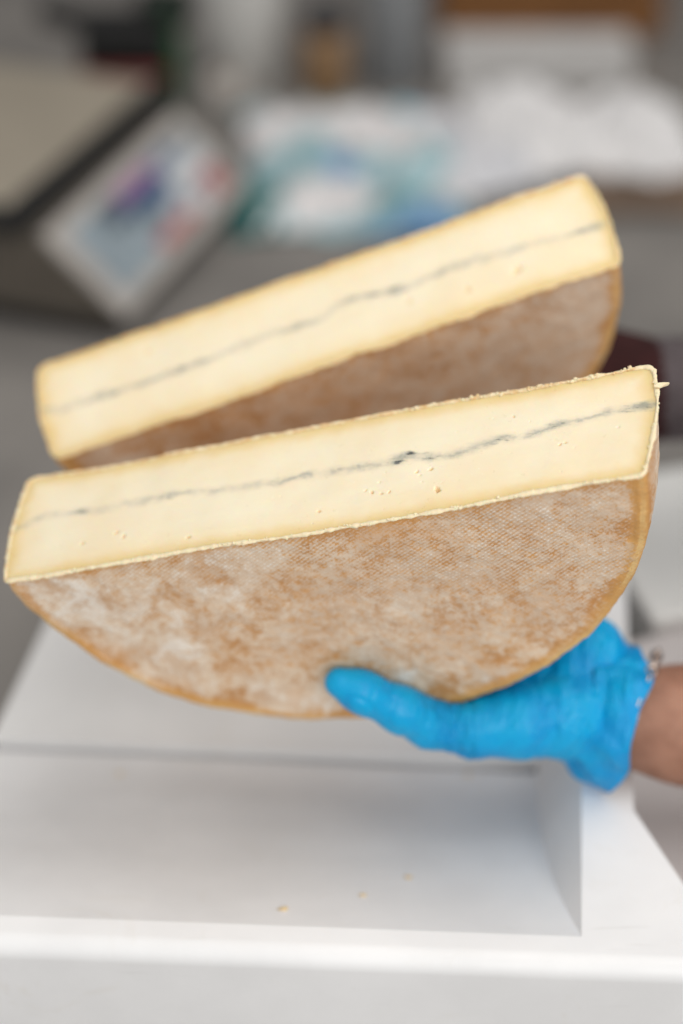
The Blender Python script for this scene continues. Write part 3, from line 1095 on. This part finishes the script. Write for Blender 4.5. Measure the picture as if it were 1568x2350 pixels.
ea, eb = tube_frame(axd)
na, nl_ = 220, 60
ang = np.linspace(0, 2 * math.pi, na, endpoint=False)
V, Fc = [], []
LC = 0.029
for i in range(nl_ + 1):
    v = i / nl_
    ln = -0.006 + v * LC
    wave = 0.0032 * np.sin(2 * ang + 0.6) + 0.0028 * np.sin(4 * ang + 2.0) + 0.0006 * np.sin(9 * ang + 1.0)
    r = 0.0300 + 0.0045 * min(1, v * 1.8) + 0.0060 * v
    ra, rb = r * 1.02, r * 1.10
    pos = np.stack([np.cos(ang), np.sin(ang)], 1)
    P3 = wc + axd * (ln + wave[:, None] * v ** 1.5) + ea * (pos[:, :1] * ra) + eb * (pos[:, 1:] * rb)
    pl = 0.0010 * v * np.sin(7 * ang + 2.5 * v + .5) + 0.0009 * np.sin(11 * ang - 4 * v) * math.sin(math.pi * min(1, v * 1.2)) + 0.0022 * fbm(np.stack([np.cos(ang) * 3.2, np.sin(ang) * 3.2, 0 * ang + v * 1.6], -1), 21, 3) - 0.0016 * math.exp(-((v - .22) / .10) ** 2) * (1 + 0.5 * np.sin(4 * ang))
    if v > 0.965: pl = pl + 0.0010 * math.sin((v - .965) / .035 * math.pi)
    out = (P3 - (wc + axd * ln))
    out -= np.outer(out @ axd, axd)
    out /= np.linalg.norm(out, axis=1, keepdims=True)
    V.append(P3 + out * pl[:, None])
V = np.stack(V).reshape(-1, 3)
idx = np.arange((nl_ + 1) * na).reshape(nl_ + 1, na)
Fc = np.stack([idx[:-1], np.roll(idx[:-1], -1, 1), np.roll(idx[1:], -1, 1), idx[1:]], -1).reshape(-1, 4)
cuff = mesh_obj('cuff', front.w2(V) - PB, Fc, M_GLOVE, glove, attrs={'pleat': np.zeros(len(V)), 'drag': np.ones(len(V)) * 1.4})
sm = cuff.modifiers.new('thick', 'SOLIDIFY')
sm.thickness = 0.0006

# --- body: two arms and trunk as one surface (world coordinates)
wristL = front.w2(np.array([.1165, .2150, .0195]))
foreL = front.w2(np.array([.158, .2345, .0200]))
elbowL = foreL + (foreL - wristL) / np.linalg.norm(foreL - wristL) * 0.20 + np.array([0, 0.0, 0.03])
shL = np.array([0.60, 0.92, 0.33])
# the far wrist comes out below the right end of the rear half
ray_ = np.array([(1452 - 784) / FP, (895 - 1175) / FP, 1.0])
nz_ = rear.M[:, 2]
dR = float((nz_ @ rear.t + 0.046) / (nz_ @ ray_))
wristR = at(1452, 895, dR)
wR_l = rear.M.T @ (ray_ * dR - rear.t)
foreR = wristR + np.array([0.020, 0.002, 0.002])
elbowR = wristR + np.array([0.25, 0.06, -0.02])
shR = np.array([0.66, 1.24, 0.36])
handR = [at(1400, 905, 1.13), at(1250, 900, 1.15), at(1080, 900, 1.16)]


def body_sdf(P):
    d = d_cone(P, wristL, foreL, .0285, .0320)
    d = smin(d, d_cone(P, foreL, foreL + (elbowL - foreL) * .55, .0320, .041), .02)
    d = smin(d, d_cone(P, foreL + (elbowL - foreL) * .55, elbowL, .040, .038), .02)
    d = smin(d, d_cone(P, elbowL, shL, .040, .055), .03)
    d = smin(d, d_cone(P, shL, (.68, 1.02, .36), .055, .06), .04)
    r = d_cone(P, wristR, foreR, .022, .025)
    r = smin(r, d_cone(P, foreR, elbowR, .025, .032), .02)
    r = smin(r, d_cone(P, elbowR, shR, .034, .050), .03)
    d = smin(d, r, .02)
    d = smin(d, d_cone(P, (.74, 1.06, .30), (.78, 1.06, -.16), .135, .125), .06)
    d = smin(d, d_cone(P, (.72, 1.08, .30), shR, .11, .06), .05)
    return d


BP, BF = surface_nets(body_sdf, (0.12, 0.66, -0.32), (0.96, 1.36, 0.50), 0.007)
BP = relax(BP, BF, 2, 0.5)
mesh_obj('body', BP - PB, BF, M_SKIN, person)


axr0 = (foreR - wristR) / np.linalg.norm(foreR - wristR)


def cloth_sdf(P):
    t0, t1 = wristR + axr0 * 0.012, elbowR
    d = d_cone(P, t0, t1, .036, .043)
    d = smin(d, d_cone(P, t1, shR, .048, .064), .03)
    m = elbowL + (shL - elbowL) * 0.25
    d = smin(d, d_cone(P, m, shL, .052, .064), .02)
    d = smin(d, d_cone(P, shL, (.68, 1.02, .36), .064, .07), .04)
    d = smin(d, d_cone(P, (.74, 1.06, .30), (.78, 1.06, -.16), .147, .137), .06)
    d = smin(d, d_cone(P, (.72, 1.08, .30), shR, .12, .07), .05)
    return d + 0.004 * vnoise(P * 22, 5)


GP, GF = surface_nets(cloth_sdf, (0.12, 0.66, -0.34), (0.98, 1.38, 0.52), 0.009)
GP = relax(GP, GF, 2, 0.5)
mesh_obj('sweater', GP - PB, GF, plain('dark_knit', (92, 84, 86), 0.9, 0.25, 60, 0.3, 0.2), person)
# ribbed maroon sleeve end at the far wrist
HR = rear.w2(np.array([.222 * math.cos(math.radians(46)), .222 * math.sin(math.radians(46)), .044]))
axr = (wristR - HR) / np.linalg.norm(wristR - HR)
lenR = float(np.linalg.norm(wristR - HR)) + 0.034
e1 = np.cross(axr, [0, 0, 1]); e1 /= np.linalg.norm(e1)
e2 = np.cross(axr, e1)
V = []
for v in np.linspace(0, 1, 12):
    for a in np.linspace(0, 2 * math.pi, 96, endpoint=False):
        r = 0.0345 + 0.003 * v + 0.0008 * math.cos(32 * a) - 0.003 * math.exp(-(v / .1) ** 2)
        V.append(HR - axr * .036 + axr * v * (lenR + .014) + e1 * r * math.cos(a) + e2 * r * math.sin(a))
idx = np.arange(12 * 96).reshape(12, 96)
Fc = np.stack([idx[:-1], np.roll(idx[:-1], -1, 1), np.roll(idx[1:], -1, 1), idx[1:]], -1).reshape(-1, 4)
mesh_obj('sleeve_cuff', np.array(V) - PB, Fc, plain('maroon_knit', (58, 30, 30), 0.9, 0.25, 80, 0.3, 0.2), person)

# --- far (right) gloved hand: flat against the back of the rear half
rT = rear.T


def hand2_sdf(P):
    def A(deg, rad, z): return np.array([rad * math.cos(math.radians(deg)), rad * math.sin(math.radians(deg)), z])
    d = d_cone(P, wR_l, A(46, .222, .044), .0245, .0230)
    for z in (.026, .044, .062):
        d = smin(d, d_cone(P, A(46, .222, .044), A(60, .197, z), .0220, .0150), .014)
    for z, r0, a1 in ((.016, .0095, 88), (.034, .0102, 92), (.052, .0098, 90), (.068, .0088, 84)):
        q = d_cone(P, A(58, .1935, z), A((58 + a1) / 2, .1815 + r0, z), r0 * 1.05, r0)
        q = smin(q, d_cone(P, A((58 + a1) / 2, .1815 + r0, z), A(a1, .1805 + r0 * .8, z), r0, r0 * .82), .004)
        d = smin(d, q, .004)
    t = d_cone(P, A(47, .212, .064), A(46, .178, rT + .018), .016, .0125)
    t = smin(t, d_cone(P, A(46, .178, rT + .018), A(50, .140, rT + .010), .0125, .0088), .006)
    d = smin(d, t, .008)
    s = np.clip(P[..., 2] / rT, 0, 1)
    rad = np.hypot(P[..., 0], P[..., 1] + rear.off) - rear.r(s) - 0.0008
    return np.maximum(d, -np.maximum(rad, np.maximum(-P[..., 2] - .0008, P[..., 2] - rT - .0008)))


QP, QF = surface_nets(hand2_sdf, (-.03, .06, -.02), (.235, .235, rT + .045), 0.002)
QP = relax(QP, QF, 2, .5)
g2 = mesh_obj('glove', rear.w2(QP) - PB, QF, M_GLOVE, person)
tag(person, 'person in blue gloves and dark sweater, bare forearm with bracelet, holding both cheese halves', 'person')

# --- bracelet of shiny links lying against the cuff
M_CHAIN = plain('bracelet_metal', (214, 196, 184), 0.12, 0.1, 300, 0, 0.6, 1.0)
br = empty('bracelet')
br.parent = person
tor = bmesh.new()
seg_a, seg_b = 14, 8
for i in range(seg_a):
    for j in range(seg_b):
        a, b = 2 * math.pi * i / seg_a, 2 * math.pi * j / seg_b
        r = 0.0027 + 0.0011 * math.cos(b)
        tor.verts.new((r * math.cos(a) * 1.35, r * math.sin(a), 0.0011 * math.sin(b)))
tor.verts.ensure_lookup_table()
for i in range(seg_a):
    for j in range(seg_b):
        q = lambda i_, j_: tor.verts[(i_ % seg_a) * seg_b + j_ % seg_b]
        tor.faces.new((q(i, j), q(i + 1, j), q(i + 1, j + 1), q(i, j + 1)))
link_me = None
NL = 34
for k in range(NL):
    a = 2 * math.pi * k / NL
    # a loose loop that slopes across the wrist and stands off it at the top
    c = wc + axd * (0.0350 - 0.019 * math.cos(a - 2.356)) + (ea * (0.0352 * math.cos(a)) + eb * (0.0368 * math.sin(a))) * (1 + .21 * max(0, math.cos(a - .785)))
    cn = wc + axd * (0.0350 - 0.019 * math.cos(a - 2.226)) + (ea * (0.0352 * math.cos(a + .13)) + eb * (0.0368 * math.sin(a + .13))) * (1 + .21 * max(0, math.cos(a - .655)))
    W0, W1 = front.w2(c), front.w2(cn)
    ctr = front.w2(wc + axd * 0.0350)
    tn = Vector(W1 - W0).normalized()
    rd = Vector(W0 - ctr).normalized()
    bn = tn.cross(rd).normalized()
    rd = bn.cross(tn)
    if k % 2: rd, bn = bn, -rd
    if link_me is None:
        lo = bm_obj('link', tor, M_CHAIN, br, True)
        link_me = lo.data
    else:
        lo = bpy.data.objects.new('link', link_me)
        COL.objects.link(lo)
        lo.parent = br
    m = Matrix((tn, rd, bn)).transposed().to_4x4()
    m.translation = Vector(W0 - PB)
    lo.matrix_local = m


# ------------------------------------------------------------------ things behind, on the counter
def build_scale():
    L = np.array([-0.31, 1.597, -0.06])
    a = np.array([.320, .947, 0.0]); a /= np.linalg.norm(a)
    root = empty('shop_scale', (L[0], L[1], ZC), math.atan2(a[1], a[0]) - math.pi / 2)   # local y runs away, local x to the right
    zt = L[2] - ZC
    ln = 0.345
    # wedge shaped housing: level top on the left, sloping panel on the right
    bm = bmesh.new()
    prof = [(-0.42, 0.02), (0.088, 0.02), (0.088, 0.024), (0.0, zt - 0.004), (-0.03, zt), (-0.42, zt)]
    f0 = [bm.verts.new((x, -0.005, z)) for x, z in prof]
    f1 = [bm.verts.new((x, ln + 0.02, z)) for x, z in prof]
    bm.faces.new(f0); bm.faces.new(f1[::-1])
    for k in range(len(prof)):
        bm.faces.new((f0[k], f1[k], f1[(k + 1) % len(prof)], f0[(k + 1) % len(prof)]))
    bmesh.ops.bevel(bm, geom=list(bm.edges), offset=0.004, segments=2, affect='EDGES')
    bm_obj('housing', bm, M_HOUSE, root)
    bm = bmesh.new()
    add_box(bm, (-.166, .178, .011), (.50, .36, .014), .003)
    bm_obj('base', bm, M_BLACK, root)  # added black box, stands in for the dark shade beneath the scale
    for x in (-.38, .05):
        for y in (.03, .31):
            bm = bmesh.new()
            add_lathe(bm, [(0, 0), (.018, 0), (.016, .022), (0, .022)], 16, (x, y, 0))
            bm_obj('foot', bm, M_BLACK, root)
    # panel frame on the slope and its printed key field
    sl = math.hypot(0.088, zt - 0.028)
    ang = math.atan2(zt - 0.028, 0.088)
    Rm = Matrix.Rotation(ang, 4, 'Y')
    def on_slope(u, v, h):          # u down the slope, v along, h proud
        return Vector((u * math.cos(ang) + h * math.sin(ang), v, zt - 0.004 - u * math.sin(ang) + h * math.cos(ang)))
    bm = bmesh.new()
    add_box(bm, on_slope(sl * .5, ln / 2, .004), (sl, ln, .010), 0.003, Rm)
    panel = bm_obj('key_panel', bm, M_BEZEL, root)
    bm = bmesh.new()
    add_box(bm, on_slope(sl * .5, ln * .5, .0098), (sl * .70, ln * .86, .002), 0.0006, Rm)
    bm_obj('display', bm, plain('panel_glass', (150, 162, 172), 0.3), panel)
    cols = {'b': (70, 100, 140), 'w': (226, 228, 230), 'm': (150, 70, 140), 'r': (190, 96, 92), 'g': (168, 182, 190), 'k': (90, 104, 116)}
    mats = {k: plain('key_' + n, cols[k], .4) for k, n in zip(cols, ('blue', 'white', 'magenta', 'red', 'grey', 'dark'))}
    rows = ['ggkmbw', 'ggbkbww', 'gggkwwr', 'ggrrwwr']
    rows = ['gkmmbk', 'gkbbww', 'ggkbww', 'gggwwr', 'ggrrwr']
    for i, rw in enumerate(rows):
        for j, ch in enumerate(rw):
            bm = bmesh.new()
            add_box(bm, on_slope(sl * (.22 + .14 * i), ln * (.15 + .14 * j), .0118), (sl * .12, ln * .12, .003), 0.0008, Rm)
            bm_obj('key', bm, mats[ch], panel)
    # weighing plate with a black rim
    bm = bmesh.new()
    add_box(bm, (-0.222, .178, zt + .012), (.42, .39, .024), 0.006)
    bm_obj('plate_rim', bm, M_BLACK, root)
    bm = bmesh.new()
    add_box(bm, (-0.225, .180, zt + .026), (.382, .356, .006), 0.003)
    bm_obj('weighing_plate', bm, M_STEEL, root)
    tag(root, 'grey shop scale with black rimmed plate and sloping panel of coloured keys', 'scale')


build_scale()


def on_counter(px, py):
    return gp(px, py, ZC)


# black price gun with red grip, on the scale's far end
def price_gun():
    p = at(300, 160, 2.27)
    root = empty('label_gun', tuple(p))
    bm = bmesh.new(); add_box(bm, (0, 0, .030), (.085, .05, .045), .008); bm_obj('housing', bm, M_BLACK, root)
    bm = bmesh.new(); add_box(bm, (.035, 0, .060), (.05, .035, .03), .008); bm_obj('label_roll_cover', bm, M_BLACK, root)
    bm = bmesh.new(); add_box(bm, (-.005, -.004, .004), (.080, .045, .008), .003); bm_obj('base', bm, plain('red_plastic', (128, 30, 26), .45), root)
    bm = bmesh.new(); add_box(bm, (-.055, 0, .050), (.05, .026, .018), .006, Matrix.Rotation(.3, 4, 'Y')); bm_obj('handle', bm, M_BLACK, root)
    root.scale = (1.45, 1.45, 1.45)
    tag(root, 'black label gun with a red base lying on the scale', 'label gun')
    q = at(398, 235, 2.28)
    root = empty('marker_pen', tuple(q))
    bm = bmesh.new(); add_lathe(bm, [(0, 0), (.010, 0), (.010, .07), (.008, .075), (0, .075)], 20); bm_obj('barrel', bm, plain('green_plastic', (8, 84, 38), .4), root, True)
    bm = bmesh.new(); add_lathe(bm, [(0, .0752), (.0108, .0752), (.0108, .105), (.009, .108), (0, .108)], 20); bm_obj('cap', bm, plain('dark_green_plastic', (8, 48, 26), .4), root, True)
    root.scale = (1.7, 1.7, 1.35)
    tag(root, 'green marker pen standing upright beside the black label gun', 'pen')


price_gun()


def lathe_thing(name, parts, loc, label, cat):
    root = empty(name, tuple(loc))
    for nm, prof, mat in parts:
        bm = bmesh.new()
        add_lathe(bm, prof, 40)
        bm_obj(nm, bm, mat, root, True)
    tag(root, label, cat)
    return root


M_PALE = plain('pale_plastic', (190, 188, 184), .5)
M_DARKLID = plain('dark_lid', (46, 46, 50), .4)
M_TAN = plain('tan_contents', (150, 118, 84), .4)
lathe_thing('pitcher', [('body', [(0, 0), (.050, 0), (.053, .01), (.058, .16), (.056, .16), (.050, .012), (0, .012)], M_PALE),
                        ('rim', [(.0555, .158), (.0600, .158), (.0605, .163), (.0555, .164), (.0555, .158)], M_PALE)],
            on_counter(566, 178), 'tall pale plastic pitcher behind the scale', 'pitcher')
lathe_thing('label_roll', [('paper', [(.012, 0), (.027, 0), (.027, .040), (.012, .040), (.012, 0)], plain('roll_paper', (206, 200, 194), .7)),
                           ('core', [(.0100, -.001 + .001), (.0118, 0), (.0118, .041), (.0100, .041), (.0100, 0)], M_TAN)],
            on_counter(518, 240), 'small white label roll in front of the pale pitcher', 'label roll')
lathe_thing('jar', [('contents', [(0, 0), (.030, 0), (.033, .006), (.033, .082), (.028, .090), (0, .090)], M_TAN),
                    ('lid', [(0, .0905), (.030, .0905), (.031, .093), (.031, .112), (.029, .114), (0, .114)], M_DARKLID)],
            on_counter(748, 212), 'jar of tan contents with a dark lid', 'jar')
lathe_thing('grey_canister', [('body', [(0, 0), (.040, 0), (.042, .005), (.042, .15), (.04, .153), (0, .153)], plain('grey_tin', (128, 130, 132), .5)),
                              ('lid', [(0, .1535), (.044, .1535), (.044, .168), (.04, .170), (0, .170)], M_PALE)],
            on_counter(905, 190), 'grey canister between the jar and the wooden crate', 'canister')


def crate():
    p0, p1 = on_counter(1010, 92), on_counter(1515, 92)
    w = p1[0] - p0[0]
    root = empty('wooden_crate', tuple((p0 + p1) / 2))
    for k in range(3):
        bm = bmesh.new(); add_box(bm, (0, 0, .036 + k * .058), (w, .010, .052), .002); bm_obj('plank', bm, M_WOOD, root)
        bm = bmesh.new(); add_box(bm, (0, .24, .036 + k * .058), (w, .010, .052), .002); bm_obj('plank', bm, M_WOOD, root)
        for sx in (-1, 1):
            bm = bmesh.new(); add_box(bm, (sx * (w / 2 - .006), .12, .036 + k * .058), (.010, .228, .052), .002); bm_obj('plank', bm, M_WOOD, root)
    for sx in (-1, 1):
        for y in (.014, .226):
            bm = bmesh.new(); add_box(bm, (sx * (w / 2 - .022), y, .092), (.022, .016, .18), .002); bm_obj('corner_post', bm, M_WOOD, root)
    bm = bmesh.new(); add_box(bm, (0, .12, .006), (w - .03, .22, .008), .001); bm_obj('bottom_panel', bm, M_WOOD, root)
    tag(root, 'brown wooden crate at the back of the counter', 'crate')


crate()


def carton():
    p0, p1 = on_counter(1025, 205), on_counter(1450, 205)
    w = p1[0] - p0[0]
    root = empty('cardboard_carton', tuple((p0 + p1) / 2))
    mt = plain('white_card', (214, 212, 210), .6)
    bm = bmesh.new(); add_box(bm, (0, .045, .024), (w, .09, .046), .003); bm_obj('box', bm, mt, root)
    bm = bmesh.new(); add_box(bm, (0, .0465, .0495), (w + .006, .098, .004), .0012); bm_obj('lid', bm, mt, root)
    tag(root, 'long flat white carton in front of the wooden crate', 'carton')


carton()


def crumpled(name, poly_px, h, mat, label, cat, seed, freq=12, nx=70):
    """a sheet lying in soft folds on the counter, with thickness"""
    c = [on_counter(*q) for q in poly_px]          # near-left, near-right, far-right, far-left
    org = sum(c) / 4
    V = []
    for i in range(nx):
        for j in range(nx):
            u, v = i / (nx - 1), j / (nx - 1)
            p = (c[0] * (1 - u) + c[1] * u) * (1 - v) + (c[3] * (1 - u) + c[2] * u) * v
            V.append(p - org)
    V = np.array(V)
    Q = V * freq
    n = 1 - np.abs(vnoise(Q + 5, seed)) * 1.2 + 0.5 * (1 - np.abs(vnoise(Q * 2.1, seed + 3))) + 0.2 * vnoise(Q * 5, seed + 4)
    uu = np.repeat(np.linspace(0, 1, nx), nx); vv = np.tile(np.linspace(0, 1, nx), nx)
    env = np.clip(np.minimum(np.minimum(uu, 1 - uu), np.minimum(vv, 1 - vv)) * 6, 0, 1) ** .6
    V[:, 2] += 0.003 + h * np.clip(n, 0.05, 2) * (0.25 + 0.75 * env) * 0.6
    V[:, :2] += 0.010 * np.stack([vnoise(V * 30, seed + 6), vnoise(V * 30, seed + 7)], -1)
    idx = np.arange(nx * nx).reshape(nx, nx)
    Fc = np.stack([idx[:-1, :-1], idx[1:, :-1], idx[1:, 1:], idx[:-1, 1:]], -1).reshape(-1, 4)
    o = mesh_obj(name, V, Fc, mat, None)
    o.location = org
    m = o.modifiers.new('thick', 'SOLIDIFY'); m.thickness = 0.0012; m.offset = -1
    tag(o, label, cat)
    return o


M_PAPER = plain('white_paper', (236, 234, 234), .7, .05)
crumpled('cleaning_cloth', [(985, 480), (1240, 450), (1190, 262), (965, 285)], 0.05, plain('cloth_white', (222, 222, 226), .85, .1), 'loose white cloth between the printed bag and the wrapping paper', 'cloth', 22, 10)
crumpled('snack_packet', [(520, 560), (640, 545), (650, 470), (540, 455)], 0.03, plain('teal_film', (36, 110, 108), .4), 'small dark teal packet in front of the printed bag', 'packet', 31, 14, 40)
crumpled('plastic_bag', [(600, 540), (1080, 560), (1040, 275), (545, 275)], 0.05, M_FILM, 'crumpled white plastic bag printed in teal and blue', 'bag', 3, 11)
crumpled('wrapping_paper', [(1130, 430), (1640, 440), (1560, 262), (1040, 262)], 0.075, M_PAPER, 'loose folded white wrapping paper beside the printed bag', 'paper', 8, 9)
crumpled('shadow_sheet', [(1330, 505), (1640, 500), (1640, 425), (1330, 432)], 0.03, plain('brown_shade', (120, 100, 84), .8), 'brown sheet standing in for the dark shadow in front of the wrapping paper', 'bag', 15, 10)  # brown sheet, its colour stands in for a dark shadow on the counter


def tub():
    p = gp(1600, 1520, ZC)
    root = empty('plastic_tub', tuple(p), 0.25)
    mt = mat_white('tub_plastic', (232, 231, 228), .4)
    def ring(w, d, z): return [(-w / 2, -d / 2, z), (w / 2, -d / 2, z), (w / 2, d / 2, z), (-w / 2, d / 2, z)]
    bm = bmesh.new()
    loops = [ring(.15, .15, 0), ring(.17, .17, .12), ring(.166, .166, .12), ring(.146, .146, .004)]
    vs = [[bm.verts.new(q) for q in l] for l in loops]
    bm.faces.new(vs[0][::-1])
    for a, b in zip(vs, vs[1:]):
        for k in range(4):
            bm.faces.new((a[k], a[(k + 1) % 4], b[(k + 1) % 4], b[k]))
    bm.faces.new(vs[3])
    bmesh.ops.bevel(bm, geom=list(bm.edges), offset=.0015, segments=2, affect='EDGES')
    bm_obj('body', bm, mt, root)
    bm = bmesh.new(); add_box(bm, (0, 0, .125), (.178, .178, .010), .004); bm_obj('lid', bm, mt, root)
    tag(root, 'white plastic tub with lid at the right edge, behind the gloved wrist', 'tub')


tub()
